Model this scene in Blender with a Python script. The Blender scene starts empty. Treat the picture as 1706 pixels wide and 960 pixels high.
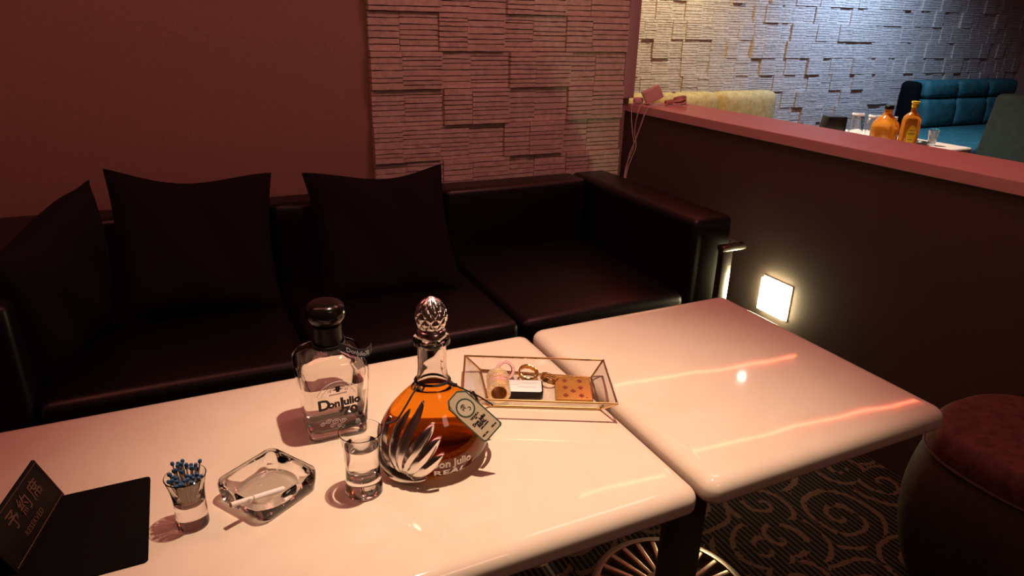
import bpy, bmesh, math, random
from mathutils import Vector, Matrix
random.seed(7)
sc = bpy.context.scene
COL = sc.collection
R = math.radians

# ------------------------------------------------------------------ camera
cam_d = bpy.data.cameras.new('camera'); cam = bpy.data.objects.new('camera', cam_d); COL.objects.link(cam)
F = 1131.80; YAW, PITCH, ROLL = R(25.94393), R(21.521), R(1.45037)
def cam_axes():
    cy, sy, cp, sp = math.cos(YAW), math.sin(YAW), math.cos(PITCH), math.sin(PITCH)
    f = Vector((sy, cy, 0)); r = Vector((cy, -sy, 0)); u = Vector((0, 0, 1))
    f2 = f*cp - u*sp; u2 = u*cp + f*sp
    cr, sr = math.cos(ROLL), math.sin(ROLL)
    return r*cr + u2*sr, -r*sr + u2*cr, f2
rx, uy, fz = cam_axes()
M = Matrix((rx, uy, -fz)).transposed().to_4x4(); M.translation = Vector((0, 0, 1.34))
cam.matrix_world = M
cam_d.sensor_width = 36; cam_d.lens = F/1706*36; cam_d.clip_start = 0.02; cam_d.clip_end = 60
sc.camera = cam
# ------------------------------------------------------------------ world, exposure
w = bpy.data.worlds.new('world'); sc.world = w; w.use_nodes = True
w.node_tree.nodes['Background'].inputs[0].default_value = (0.35, 0.22, 0.25, 1)
w.node_tree.nodes['Background'].inputs[1].default_value = 0.01
sc.view_settings.view_transform = 'Standard'; sc.view_settings.look = 'None'
sc.view_settings.gamma = 1; sc.view_settings.use_curve_mapping = False
sc.view_settings.exposure = 0.0
# ------------------------------------------------------------------ lights
def spot(name, loc, target, power, color, size, blend, rad):
    d = bpy.data.lights.new(name, 'SPOT'); o = bpy.data.objects.new(name, d); COL.objects.link(o)
    d.energy = power; d.color = color; d.spot_size = R(size); d.spot_blend = blend; d.shadow_soft_size = rad
    o.location = loc; o.rotation_euler = (Vector(target)-Vector(loc)).to_track_quat('-Z', 'Y').to_euler(); return o
def area(name, loc, target, power, color, sx, sy):
    d = bpy.data.lights.new(name, 'AREA'); o = bpy.data.objects.new(name, d); COL.objects.link(o)
    d.shape = 'RECTANGLE'; d.size = sx; d.size_y = sy; d.energy = power; d.color = color
    o.location = loc; o.rotation_euler = (Vector(target)-Vector(loc)).to_track_quat('-Z', 'Y').to_euler(); return o
spot('table_downlight', (0.56, 0.84, 2.44), (0.46, 0.85, 0.66), 165, (1.0, 0.69, 0.49), 54, 1.0, 0.022)
area('red_ceiling_light', (-0.35, 1.35, 2.44), (-0.1, 1.9, 0.5), 9.0, (1.0, 0.24, 0.19), 1.6, 0.5)
area('pink_ceiling_light', (1.45, 1.45, 2.44), (1.6, 1.8, 0.6), 9.5, (1.0, 0.33, 0.30), 0.7, 0.5)
area('front_fill_light', (0.9, -0.7, 2.44), (0.7, 0.7, 0.6), 4.5, (1.0, 0.52, 0.40), 0.5, 0.5)  # added fill from behind the camera to lift the front table edges
spot('far_downlight', (3.5, 3.3, 2.44), (3.75, 2.9, 0.7), 260, (1.0, 0.86, 0.70), 70, 0.9, 0.035)
spot('far_wall_warm_light', (3.7, 4.05, 2.44), (3.65, 4.8, 1.0), 88, (1.0, 0.86, 0.56), 120, 1.0, 0.04)
spot('far_wall_blue_light', (5.6, 3.9, 2.44), (5.7, 4.7, 0.9), 190, (0.42, 0.62, 1.0), 130, 1.0, 0.05)
spot('far_teal_light', (6.2, 3.5, 2.44), (6.45, 3.95, 0.4), 22, (0.55, 0.85, 1.0), 44, 0.9, 0.05)

# ------------------------------------------------------------------ materials
def mat(name, col=(.8,.8,.8), rough=.5, metal=0.0, spec=.5, **kw):
    m = bpy.data.materials.new(name); m.use_nodes = True
    b = m.node_tree.nodes['Principled BSDF']
    b.inputs['Base Color'].default_value = (*col, 1); b.inputs['Roughness'].default_value = rough
    b.inputs['Metallic'].default_value = metal; b.inputs['Specular IOR Level'].default_value = spec
    for k, v in kw.items(): b.inputs[k.replace('_', ' ')].default_value = v
    return m
def nd(m, t, **kw):
    n = m.node_tree.nodes.new(t)
    for k, v in kw.items(): setattr(n, k, v)
    return n
def lk(m, a, b): m.node_tree.links.new(a, b)
def ramp(m, fac, stops):
    r = nd(m, 'ShaderNodeValToRGB'); lk(m, fac, r.inputs[0]); e = r.color_ramp.elements
    while len(e) < len(stops): e.new(0.5)
    for i, (p, c) in enumerate(stops): e[i].position = p; e[i].color = (*c, 1)
    return r.outputs[0]
def noise(m, scale, detail=4, rough=.6, coord='Object', vec=None, dist=0):
    n = nd(m, 'ShaderNodeTexNoise'); n.inputs['Scale'].default_value = scale; n.inputs['Detail'].default_value = detail
    n.inputs['Roughness'].default_value = rough; n.inputs['Distortion'].default_value = dist
    if vec is None: vec = nd(m, 'ShaderNodeTexCoord').outputs[coord]
    lk(m, vec, n.inputs['Vector']); return n.outputs['Fac']
def bump(m, h, strength=.3, dist=.002):
    b = nd(m, 'ShaderNodeBump'); b.inputs['Strength'].default_value = strength; b.inputs['Distance'].default_value = dist
    lk(m, h, b.inputs['Height']); lk(m, b.outputs[0], m.node_tree.nodes['Principled BSDF'].inputs['Normal'])
def noisy(name, c1, c2, scale, rough=.5, bs=.3, bd=.001, **kw):
    m = mat(name, c1, rough, **kw); n = noise(m, scale)
    lk(m, ramp(m, n, [(.35, c1), (.65, c2)]), m.node_tree.nodes['Principled BSDF'].inputs['Base Color'])
    if bs: bump(m, n, bs, bd)
    return m
def math_(m, op, a, b=None, c=None):
    n = nd(m, 'ShaderNodeMath', operation=op)
    for i, x in enumerate((a, b, c)):
        if x is None: continue
        if isinstance(x, (int, float)): n.inputs[i].default_value = x
        else: lk(m, x, n.inputs[i])
    return n.outputs[0]
def glass(name, col=(1,1,1), ior=1.5, rough=0.0, clear=0.0, tcol=(1,1,1)):
    m = bpy.data.materials.new(name); m.use_nodes = True; nt = m.node_tree; nt.nodes.clear()
    o = nt.nodes.new('ShaderNodeOutputMaterial'); g = nt.nodes.new('ShaderNodeBsdfGlass')
    g.inputs['Color'].default_value = (*col, 1); g.inputs['IOR'].default_value = ior; g.inputs['Roughness'].default_value = rough
    t = nt.nodes.new('ShaderNodeBsdfTransparent'); t.inputs[0].default_value = (*tcol, 1)
    mx = nt.nodes.new('ShaderNodeMixShader'); mx.inputs[0].default_value = clear
    nt.links.new(g.outputs[0], mx.inputs[1]); nt.links.new(t.outputs[0], mx.inputs[2]); nt.links.new(mx.outputs[0], o.inputs[0]); return m
def thin_glass(name, col=(.97,.97,.97), gloss=.04):
    m = bpy.data.materials.new(name); m.use_nodes = True; nt = m.node_tree; nt.nodes.clear()
    o = nt.nodes.new('ShaderNodeOutputMaterial'); t = nt.nodes.new('ShaderNodeBsdfTransparent'); t.inputs[0].default_value = (*col, 1)
    g = nt.nodes.new('ShaderNodeBsdfGlossy'); g.inputs['Roughness'].default_value = .03
    lw = nt.nodes.new('ShaderNodeLayerWeight'); lw.inputs[0].default_value = .5
    pw = nt.nodes.new('ShaderNodeMath'); pw.operation = 'POWER'; nt.links.new(lw.outputs['Facing'], pw.inputs[0]); pw.inputs[1].default_value = 4
    fr = nt.nodes.new('ShaderNodeMath'); fr.operation = 'MULTIPLY_ADD'; nt.links.new(pw.outputs[0], fr.inputs[0]); fr.inputs[1].default_value = .8; fr.inputs[2].default_value = gloss
    mx = nt.nodes.new('ShaderNodeMixShader'); nt.links.new(fr.outputs[0], mx.inputs[0])
    nt.links.new(t.outputs[0], mx.inputs[1]); nt.links.new(g.outputs[0], mx.inputs[2]); nt.links.new(mx.outputs[0], o.inputs[0]); return m
def emis(name, col, s):
    m = mat(name, (0,0,0)); b = m.node_tree.nodes['Principled BSDF']
    b.inputs['Emission Color'].default_value = (*col, 1); b.inputs['Emission Strength'].default_value = s; return m

M_wall = noisy('brown_wall', (.33,.21,.17), (.39,.25,.205), 160, .75, .35, .001)
M_part = noisy('dark_partition_wallpaper', (.066,.048,.040), (.088,.064,.053), 220, .8, .4, .001)
M_cap = noisy('cap_board', (.62,.36,.34), (.68,.40,.37), 30, .45, .05, .0005)
M_stone = noisy('split_stone', (.56,.50,.43), (.72,.65,.56), 38, .85, .5, .002)
M_back = mat('stone_backing', (.12,.10,.085), .9)
M_trim = mat('trim_paint', (.42,.36,.36), .6)
M_ceil = mat('ceiling_paint', (.20,.15,.14), .9)
M_leather = noisy('black_leather', (.0045,.0035,.004), (.007,.006,.0065), 90, .40, .25, .0008)
M_chrome = mat('chrome', (.78,.74,.72), .24, 1.0)
M_fabric = noisy('dark_cushion_fabric', (.008,.006,.0075), (.013,.009,.011), 420, .9, .6, .0008, spec=.15)
M_gold = mat('gold_metal', (.83,.55,.24), .22, 1.0)
M_silver = mat('silver_metal', (.80,.76,.73), .2, 1.0)
M_black = mat('black_plastic', (.005,.0045,.005), .35, spec=.3)
M_cork = noisy('black_stopper', (.004,.003,.003), (.008,.005,.004), 60, .18, .1, .0005, spec=.35)
M_ribbon = mat('black_ribbon', (.015,.014,.016), .5)
M_white = mat('white_print', (.9,.88,.86), .5)
M_darkprint = mat('dark_print', (.02,.015,.018), .5)
M_glass = glass('clear_glass', (.99,.99,.985), 1.47)
M_liq = glass('clear_liquid', (.99,.985,.97), 1.2)
M_water = glass('water', (1,1,1), 1.25)
M_amber = glass('amber_liquid', (.95,.55,.13), 1.3)
M_frost = mat('frosted_print', (.85,.83,.80), .6)
M_pane = thin_glass('thin_pane')
# table: cream, faintly clouded, lacquered
M_table = mat('cream_lacquered_stone', (.74,.64,.51), .13, coat=None) if False else mat('cream_lacquered_stone', (.74,.64,.51), .045)
n_ = noise(M_table, 5, 6, .6, dist=1.6)
lk(M_table, ramp(M_table, n_, [(.3, (.74,.64,.51)), (.62, (.78,.69,.56))]), M_table.node_tree.nodes['Principled BSDF'].inputs['Base Color'])
n2_ = noise(M_table, 9, 2, .5); bump(M_table, n2_, .05, .003)

# carpet: ribbed brown weave with scrolls
def carpet():
    m = mat('scroll_carpet', (.1,.07,.05), .95, spec=.1)
    tc = nd(m, 'ShaderNodeTexCoord').outputs['Object']
    wob = nd(m, 'ShaderNodeTexNoise'); wob.inputs['Scale'].default_value = 5; lk(m, tc, wob.inputs['Vector'])
    mixv = nd(m, 'ShaderNodeMixRGB'); mixv.blend_type = 'LINEAR_LIGHT'; mixv.inputs[0].default_value = .03
    lk(m, tc, mixv.inputs[1]); lk(m, wob.outputs['Color'], mixv.inputs[2])
    vo = nd(m, 'ShaderNodeTexVoronoi'); vo.voronoi_dimensions = '2D'; vo.inputs['Scale'].default_value = 5.2; vo.inputs['Randomness'].default_value = .75
    lk(m, mixv.outputs[0], vo.inputs['Vector'])
    sub = nd(m, 'ShaderNodeVectorMath', operation='SUBTRACT'); lk(m, mixv.outputs[0], sub.inputs[0]); lk(m, vo.outputs['Position'], sub.inputs[1])
    sp = nd(m, 'ShaderNodeSeparateXYZ'); lk(m, sub.outputs[0], sp.inputs[0])
    ang = math_(m, 'DIVIDE', math_(m, 'ARCTAN2', sp.outputs[1], sp.outputs[0]), 2*math.pi)
    rr = math_(m, 'MULTIPLY', vo.outputs['Distance'], 3.3)
    fz_ = math_(m, 'MULTIPLY', math_(m, 'SUBTRACT', noise(m, 75, 3, vec=tc), .5), .28)
    rr = math_(m, 'ADD', rr, fz_)
    s = math_(m, 'FRACT', math_(m, 'ADD', math_(m, 'ADD', rr, ang), math_(m, 'MULTIPLY', vo.outputs['Color'], 1.0)))
    band = math_(m, 'LESS_THAN', math_(m, 'ABSOLUTE', math_(m, 'SUBTRACT', s, .5)), .125)
    nn = noise(m, 14, 2, vec=tc)
    band = math_(m, 'MULTIPLY', band, math_(m, 'GREATER_THAN', nn, .40))
    x = nd(m, 'ShaderNodeSeparateXYZ'); lk(m, tc, x.inputs[0])
    rib = math_(m, 'SINE', math_(m, 'MULTIPLY', x.outputs[0], 2*math.pi/.0165))
    ribc = ramp(m, math_(m, 'MULTIPLY_ADD', rib, .5, .5), [(.25, (.006,.005,.006)), (.75, (.055,.042,.032))])
    fn = noise(m, 300, 2, vec=tc)
    scr = ramp(m, fn, [(.3, (.085,.050,.032)), (.7, (.16,.10,.062))])
    mx = nd(m, 'ShaderNodeMixRGB'); lk(m, band, mx.inputs[0]); lk(m, ribc, mx.inputs[1]); lk(m, scr, mx.inputs[2])
    lk(m, mx.outputs[0], m.node_tree.nodes['Principled BSDF'].inputs['Base Color'])
    bump(m, math_(m, 'MAXIMUM', rib, math_(m, 'MULTIPLY', band, 1.2)), .5, .003)
    return m
M_carpet = carpet()

# ------------------------------------------------------------------ mesh helpers
def link(name, bm, m, parent=None, smooth=True, loc=None, rot=None, norm=True):
    if norm: bmesh.ops.recalc_face_normals(bm, faces=bm.faces[:])
    me = bpy.data.meshes.new(name); bm.to_mesh(me); bm.free()
    for mm in (m if isinstance(m, (list, tuple)) else [m]): me.materials.append(mm)
    if smooth:
        me.polygons.foreach_set('use_smooth', [True]*len(me.polygons))
        me.set_sharp_from_angle(angle=R(38))
    o = bpy.data.objects.new(name, me); COL.objects.link(o)
    if parent: o.parent = parent
    if loc is not None: o.location = loc
    if rot is not None: o.rotation_euler = rot
    return o
def thing(name, label, cat, loc=(0,0,0), rz=0, group=None, rot=None):
    o = bpy.data.objects.new(name, None); COL.objects.link(o); o.empty_display_size = .05
    o.location = loc; o.rotation_euler = rot if rot else (0,0,rz); o['label'] = label; o['category'] = cat
    if group: o['group'] = group
    return o
def tag(o, label, cat, group=None):
    o['label'] = label; o['category'] = cat
    if group: o['group'] = group
    return o
def struct(o): o['kind'] = 'structure'; return o
def box(bm, x0, x1, y0, y1, z0, z1, bev=0, seg=2, mi=0):
    r = bmesh.ops.create_cube(bm, size=1); vs = r['verts']
    for v in vs:
        v.co = Vector((x0+(v.co.x+.5)*(x1-x0), y0+(v.co.y+.5)*(y1-y0), z0+(v.co.z+.5)*(z1-z0)))
    fs = {f for v in vs for f in v.link_faces}
    for f in fs: f.material_index = mi
    if bev:
        es = list({e for v in vs for e in v.link_edges})
        bmesh.ops.bevel(bm, geom=es, offset=bev, segments=seg, profile=.5, affect='EDGES')
    return bm
def nb(): return bmesh.new()
def lathe(bm, prof, n=48, c=(0,0,0), close=False, mi=0, sq=None):
    """prof: list of (r,z); sq(theta)->radial factor"""
    rings = []
    for r, z in prof:
        if r < 1e-6: rings.append([bm.verts.new((c[0], c[1], c[2]+z))])
        else:
            ring = []
            for i in range(n):
                t = 2*math.pi*i/n; q = r*(sq(t) if sq else 1)
                ring.append(bm.verts.new((c[0]+q*math.cos(t), c[1]+q*math.sin(t), c[2]+z)))
            rings.append(ring)
    prs = list(zip(rings, rings[1:]))
    if close: prs.append((rings[-1], rings[0]))
    for a, b in prs:
        for i in range(n):
            j = (i+1) % n
            if len(a) == 1 and len(b) == 1: continue
            if len(a) == 1: f = bm.faces.new((a[0], b[j], b[i]))
            elif len(b) == 1: f = bm.faces.new((a[i], a[j], b[0]))
            else: f = bm.faces.new((a[i], a[j], b[j], b[i]))
            f.material_index = mi
    return bm
def smooth_prof(pts, n=6):
    out = []; P = [pts[0]]+list(pts)+[pts[-1]]
    for i in range(1, len(P)-2):
        for k in range(n):
            t = k/n; a, b, c, d = P[i-1], P[i], P[i+1], P[i+2]
            out.append(tuple(.5*((2*b[j])+(-a[j]+c[j])*t+(2*a[j]-5*b[j]+4*c[j]-d[j])*t*t+(-a[j]+3*b[j]-3*c[j]+d[j])*t**3) for j in range(len(b))))
    out.append(tuple(pts[-1])); return out
def tube(bm, pts, rad, n=10, flat=None, caps=True, closed=False, mi=0):
    """sweep; rad number or list; flat=(a,b) ellipse radii scale"""
    pts = [Vector(p) for p in pts]; L = len(pts); rings = []
    up = None
    for i, p in enumerate(pts):
        if closed: t = pts[(i+1) % L]-pts[i-1]
        else: t = pts[min(i+1, L-1)]-pts[max(i-1, 0)]
        t.normalize()
        if up is None:
            up = Vector((0,0,1)) if abs(t.z) < .9 else Vector((1,0,0))
        s = t.cross(up)
        if s.length < 1e-5: s = t.cross(Vector((0,1,0)))
        s.normalize(); up = s.cross(t).normalized()
        r = rad[i] if isinstance(rad, (list, tuple)) else rad
        a, b = flat if flat else (1, 1)
        rings.append([bm.verts.new(p + s*(r*a*math.cos(2*math.pi*k/n)) + up*(r*b*math.sin(2*math.pi*k/n))) for k in range(n)])
    prs = list(zip(rings, rings[1:]))
    if closed: prs.append((rings[-1], rings[0]))
    for A, B in prs:
        for k in range(n):
            f = bm.faces.new((A[k], A[(k+1) % n], B[(k+1) % n], B[k])); f.material_index = mi
    if caps and not closed:
        f = bm.faces.new(rings[0][::-1]); f.material_index = mi; f = bm.faces.new(rings[-1]); f.material_index = mi
    return bm
def rrect(hx, hy, r, n=6):
    pts = []
    for cx, cy, a0 in ((hx-r, hy-r, 0), (-hx+r, hy-r, 90), (-hx+r, -hy+r, 180), (hx-r, -hy+r, 270)):
        for k in range(n+1):
            a = R(a0+90*k/n); pts.append((cx+r*math.cos(a), cy+r*math.sin(a)))
    return pts
def loft(bm, rings, cap0=True, cap1=True, mi=0):
    vr = [[bm.verts.new(p) for p in ring] for ring in rings]; n = len(vr[0])
    for A, B in zip(vr, vr[1:]):
        for k in range(n):
            f = bm.faces.new((A[k], A[(k+1) % n], B[(k+1) % n], B[k])); f.material_index = mi
    if cap0: f = bm.faces.new(vr[0][::-1]); f.material_index = mi
    if cap1: f = bm.faces.new(vr[-1]); f.material_index = mi
    return bm
def rr_ring(hx, hy, r, z, n=6): return [(x, y, z) for x, y in rrect(hx, hy, min(r, hx*.999, hy*.999), n)]
def text_bm(s, size, extrude=.0002, spacing=1.0, align='CENTER', bold=0, sx=1.0):
    c = bpy.data.curves.new('t', 'FONT'); c.body = s; c.size = size; c.extrude = extrude; c.align_x = align; c.align_y = 'CENTER'
    c.space_character = spacing; c.resolution_u = 3; c.offset = bold
    o = bpy.data.objects.new('t', c); COL.objects.link(o); bpy.context.view_layer.update()
    dg = bpy.context.evaluated_depsgraph_get(); me = bpy.data.meshes.new_from_object(o.evaluated_get(dg))
    bm = nb(); bm.from_mesh(me); bpy.data.objects.remove(o); bpy.data.curves.remove(c); bpy.data.meshes.remove(me)
    for v in bm.verts: v.co.x *= sx
    return bm
def xf(bm, fn):
    for v in bm.verts: v.co = Vector(fn(v.co))
    return bm
def merge(dst, src):
    me = bpy.data.meshes.new('m'); src.to_mesh(me); src.free(); dst.from_mesh(me); bpy.data.meshes.remove(me); return dst

# ================================================================== SETTING
def slab(name, m, x0, x1, y0, y1, z0, z1, bev=0): 
    return struct(link(name, box(nb(), x0, x1, y0, y1, z0, z1, bev), m, smooth=False))
slab('floor', M_carpet, -2.6, 8.7, -1.6, 4.95, -.1, 0)
slab('ceiling', M_ceil, -2.6, 8.7, -1.6, 4.95, 2.5, 2.6)
slab('wall_left', M_wall, -2.6, -2.5, -1.5, 2.95, 0, 2.5)
slab('wall_front', M_wall, -2.6, 8.7, -1.6, -1.5, 0, 2.5)
slab('wall_right', M_wall, 8.6, 8.7, -1.5, 4.95, 0, 2.5)
slab('wall_rear', M_wall, -2.5, 1.955, 2.79, 2.95, 0, 2.5)
slab('wall_far', M_back, 1.955, 8.6, 4.83, 4.95, 0, 2.5)
slab('wall_side', M_trim, 1.855, 1.955, 2.95, 4.95, 0, 2.5)
slab('trim_1', M_trim, 1.893, 1.955, 2.752, 2.79, 1.01, 2.5, .002)
def stone(name, x0, x1, yf, z0, z1, extra, seed, par=None):
    rnd = random.Random(seed); bm = nb(); row = 0; z = z0
    H = .147; W = (.128, .168)
    while z < z1-.005:
        h = min(H, z1-z); x = x0; c = 0
        jit = [rnd.uniform(-.012, .012) for _ in range(400)]
        while x < x1-.005:
            xe = x + W[c % 2] + jit[c]*.8
            if x1-xe < .05: xe = x1
            rec = ((c//2 + row) % 2 == 0)
            d = (.024 if rec else .040) + rnd.uniform(-.004, .004)
            if extra: d = rnd.choice((.020, .026, .034, .042)) + rnd.uniform(-.003, .003)
            ns = rnd.choice((6, 7, 7, 8)); cuts = sorted([(k + rnd.uniform(-.22, .22))/ns for k in range(1, ns)]); cuts = [0]+cuts+[1]
            for a, b in zip(cuts, cuts[1:]):
                dd = d + rnd.uniform(-.0022, .0022)
                bb = nb(); box(bb, x+.0006, xe-.0006, yf-dd, yf, z+a*h+.0010, z+b*h-.0024)
                # chipped front edge
                bmesh.ops.subdivide_edges(bb, edges=[e for e in bb.edges if abs(e.verts[0].co.x-e.verts[1].co.x) > .02], cuts=4)
                for v in bb.verts:
                    if v.co.y < yf-.005: v.co.y += rnd.uniform(-.0014, .0014); v.co.z += rnd.uniform(-.0009, .0009)
                merge(bm, bb)
            x = xe; c += 1
        z += H; row += 1
    o = link(name, bm, M_stone, par, smooth=False, norm=False); 
    if not par: struct(o)
    return o
stone('trim_2', .70, 1.893, 2.785, 1.363-.147*9, 2.5, False, 3)
stone('trim_3', 1.96, 8.58, 4.83, .05, 2.5, True, 5)
slab('wall_partition', M_part, 1.936, 2.20, -1.5, 2.788, 0, .95)
slab('trim_4', M_cap, 1.922, 2.215, -1.5, 2.748, .95, .987, .003)

# red neon line along the far ceiling
for lab_, nx, ny, nl in (('thin red neon strip under the ceiling above the far stone wall side', 3.15, 3.48, 1.18), ('thin red neon strip under the ceiling nearer the black sofa', 3.25, 2.56, 1.50)):
    t = thing('neon_strip', lab_, 'light', (nx, ny, 2.5))
    link('tube', tube(nb(), [(-nl+nl/8*k, .010*math.sin(k*1.7), -.05) for k in range(17)], .006, 8), emis('red_neon', (1, .13, .06), 42), t)
    for x in (-.9, 0, .9): link('bracket', box(nb(), x-.008, x+.008, -.008, .02, -.05, 0), M_black, t)

t = thing('ceiling_lamp', 'small round downlight in the ceiling beyond the half wall', 'light', (3.60, 3.36, 2.5))
link('housing', lathe(nb(), [(.030, -.012), (.055, -.012), (.058, 0), (.0, 0), (.0, -.004), (.028, -.004)], 36), M_black, t)
link('bulb', lathe(nb(), [(0, -.030), (.014, -.027), (.022, -.017), (.024, -.006), (0, -.0045)], 24), emis('lamp_glow', (1, .86, .7), 260), t)

# foot light
t = thing('wall_light', 'square glowing white foot light set low in the dark half wall', 'light', (1.936, 1.702, .39))
bm = nb(); box(bm, -.006, .02, -.072, .072, -.070, .070, .003); link('frame', bm, mat('lamp_frame', (.6,.58,.5), .4), t)
bm = nb(); box(bm, -.022, -.004, -.066, .066, -.064, .064, .003); link('diffuser', bm, emis('foot_lamp_glow', (1, .84, .46), 60), t)

# ================================================================== TABLES
def tabletop(hx, hy, th, r_in, r_c):
    bm = nb(); rings = []
    # edge section from bottom to top: small lower round, broad upper roll
    sec = []
    for k in range(7):
        a = R(-90+90*k/6); sec.append((-.010+.010*math.cos(a), -th+.010+.010*math.sin(a)))
    for k in range(1, 11):
        a = R(90*k/10); sec.append((-r_in+r_in*math.cos(a)**.85 if k < 10 else -r_in, -.024+.024*math.sin(a)))
    base = rrect(hx, hy, r_c, 8)
    for off, z in sec:
        rings.append([(x, y, z) for x, y in rrect(hx+off, hy+off, max(r_c+off*.6, .012), 8)])
    loft(bm, rings); return bm
def table(label, x0, x1, y0, y1, px, py):
    t = thing('table', label, 'table', ((x0+x1)/2, (y0+y1)/2, 0), 0, None)
    hx, hy = (x1-x0)/2, (y1-y0)/2
    link('tabletop', tabletop(hx, hy, .045, .030, .025), M_table, t, loc=(0, 0, .66))
    dx, dy = px-(x0+x1)/2, py-(y0+y1)/2
    m = mat('green_black_column', (.075,.078,.05), .45)
    link('pedestal', lathe(nb(), [(0, .02), (.048, .02), (.048, .59), (.09, .602), (.09, .614), (0, .614)], 40, (dx, dy, 0)), m, t)
    # slotted cast base
    bm = nb(); Rb = .205; n = 26
    lathe(bm, [(Rb, .004), (Rb, .014), (Rb-.006, .020), (Rb-.022, .022), (Rb-.022, .004)], 90, (dx, dy, 0), close=True)
    lathe(bm, [(.075, .004), (.075, .026), (.05, .034), (0, .034), (0, .004)], 48, (dx, dy, 0))
    for k in range(n):
        a = 2*math.pi*k/n; bb = nb(); box(bb, .07, Rb-.016, -.0052, .0052, .005, .0205, .002)
        for v in bb.verts:
            s = 1 if v.co.x < .1 else 1.35
            v.co.y *= s
        bmesh.ops.rotate(bb, verts=bb.verts, cent=(0,0,0), matrix=Matrix.Rotation(a, 3, 'Z')); bmesh.ops.translate(bb, verts=bb.verts, vec=(dx, dy, 0)); merge(bm, bb)
    link('base', bm, mat('pinkish_cast_metal', (.55,.42,.34), .35, .7), t)
    link('base_plate', lathe(nb(), [(0, .001), (Rb-.02, .001), (Rb-.02, .005), (0, .005)], 60, (dx, dy, 0)), mat('base_underside', (.06,.035,.025), .6), t)
    return t
table('cream glossy table bearing both tequila bottles, ashtray and black mat', -.56, .664, .655, 1.288, 0.05, .97)
table('empty cream glossy square table with slotted round base nearest the half wall', .682, 1.272, .655, 1.300, .945, .985)

# ================================================================== SOFA
def cushion_box(bm, x0, x1, y0, y1, z0, z1, r=.035, puff=.012):
    b = nb(); box(b, x0, x1, y0, y1, z0, z1)
    bmesh.ops.subdivide_edges(b, edges=b.edges[:], cuts=7, use_grid_fill=True)
    cx, cy, cz = (x0+x1)/2, (y0+y1)/2, (z0+z1)/2; hx, hy, hz = (x1-x0)/2, (y1-y0)/2, (z1-z0)/2
    for v in b.verts:
        u = Vector(((v.co.x-cx)/hx, (v.co.y-cy)/hy, (v.co.z-cz)/hz))
        p = Vector((cx+u.x*(hx), cy+u.y*hy, cz+u.z*hz))
        # rounded box
        q = Vector((max(-hx+r, min(hx-r, p.x-cx)), max(-hy+r, min(hy-r, p.y-cy)), max(-hz+r, min(hz-r, p.z-cz))))
        d = Vector((p.x-cx, p.y-cy, p.z-cz))-q
        if d.length > 1e-6: d = d.normalized()*r if d.length > r*.5 else d
        v.co = Vector((cx, cy, cz))+q+d
        k = (1-u.x*u.x)*(1-u.y*u.y)
        if u.z > .9: v.co.z += puff*k
    bmesh.ops.subdivide_edges(b, edges=b.edges[:], cuts=1, use_grid_fill=True, smooth=.0)
    merge(bm, b); return bm
def soft_box(name, x0, x1, y0, y1, z0, z1, parent, m, r=.03, puff=0, axis=2):
    bm = nb(); box(bm, x0, x1, y0, y1, z0, z1, r, 4)
    cx, cy, cz = (x0+x1)/2, (y0+y1)/2, (z0+z1)/2
    if puff:
        bmesh.ops.subdivide_edges(bm, edges=[e for e in bm.edges if e.calc_length() > .1], cuts=7, use_grid_fill=True)
        for v in bm.verts:
            u = [(v.co.x-cx)/(x1-x0)*2, (v.co.y-cy)/(y1-y0)*2, (v.co.z-cz)/(z1-z0)*2]
            o = [u[i]**2 for i in range(3) if i != axis]
            v.co[axis] += puff*(1-o[0])*(1-o[1])*(1 if u[axis] > 0 else -1)*min(1, abs(u[axis]))
    return link(name, bm, m, parent)
SX0, SX1 = -.60, 1.765
t = thing('sofa', 'long black leather sofa with chrome framed arms against the stone wall', 'sofa', ((SX0+SX1)/2, 2.2, 0))
cx = (SX0+SX1)/2
L = lambda x: x-cx
Ly = lambda y: y-2.2
inner0, inner1 = -.425, 1.588; sw = (inner1-inner0)/3
soft_box('base', L(SX0+.03), L(SX1-.03), Ly(1.84), Ly(2.66), .14, .27, t, M_leather, .012)
for k in range(3):
    a, b = inner0+k*sw, inner0+(k+1)*sw
    soft_box('seat_cushion', L(a+.002), L(b-.002), Ly(1.80), Ly(2.54), .272, .425, t, M_leather, .03, .016)
    bx = soft_box('back_cushion', L(a+.003), L(b-.003), Ly(2.525), Ly(2.675), .30, .698, t, M_leather, .024, .012, 1)
for s, (a, b) in enumerate(((SX0, inner0), (inner1, SX1))):
    soft_box('arm', L(a), L(b), Ly(1.80), Ly(2.675), .17, .699, t, M_leather, .022, .006, 2)
    # chrome flat bar frame: post at the front corner, rail along the outside
    bm = nb(); sg = 1 if s else -1
    xo = b if s else a
    x_in = xo-sg*.075; x_out = xo+sg*.035
    X0, X1 = sorted((L(x_in), L(x_out)))
    box(bm, X0, X1, Ly(1.755), Ly(1.79), .583, .603, .004)           # short top bar across the front
    px = L(xo-sg*.045)
    box(bm, px-.022, px+.022, Ly(1.758), Ly(1.788), .0, .585, .003)     # front post
    rx0, rx1 = sorted((L(x_out), L(x_out-sg*.02)))
    box(bm, rx0, rx1, Ly(1.76), Ly(2.70), .583, .603, .004)
    box(bm, rx0, rx1, Ly(2.68), Ly(2.71), 0, .585, .003)
    box(bm, rx0, rx1, Ly(1.76), Ly(2.70), .13, .15, .004)
    link('frame', bm, M_chrome, t)
for sx in (SX0+.08, SX1-.08):
    link('leg', lathe(nb(), [(0, 0), (.02, 0), (.02, .15), (0, .15)], 16, (L(sx), Ly(2.58), 0)), M_chrome, t)

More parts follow.
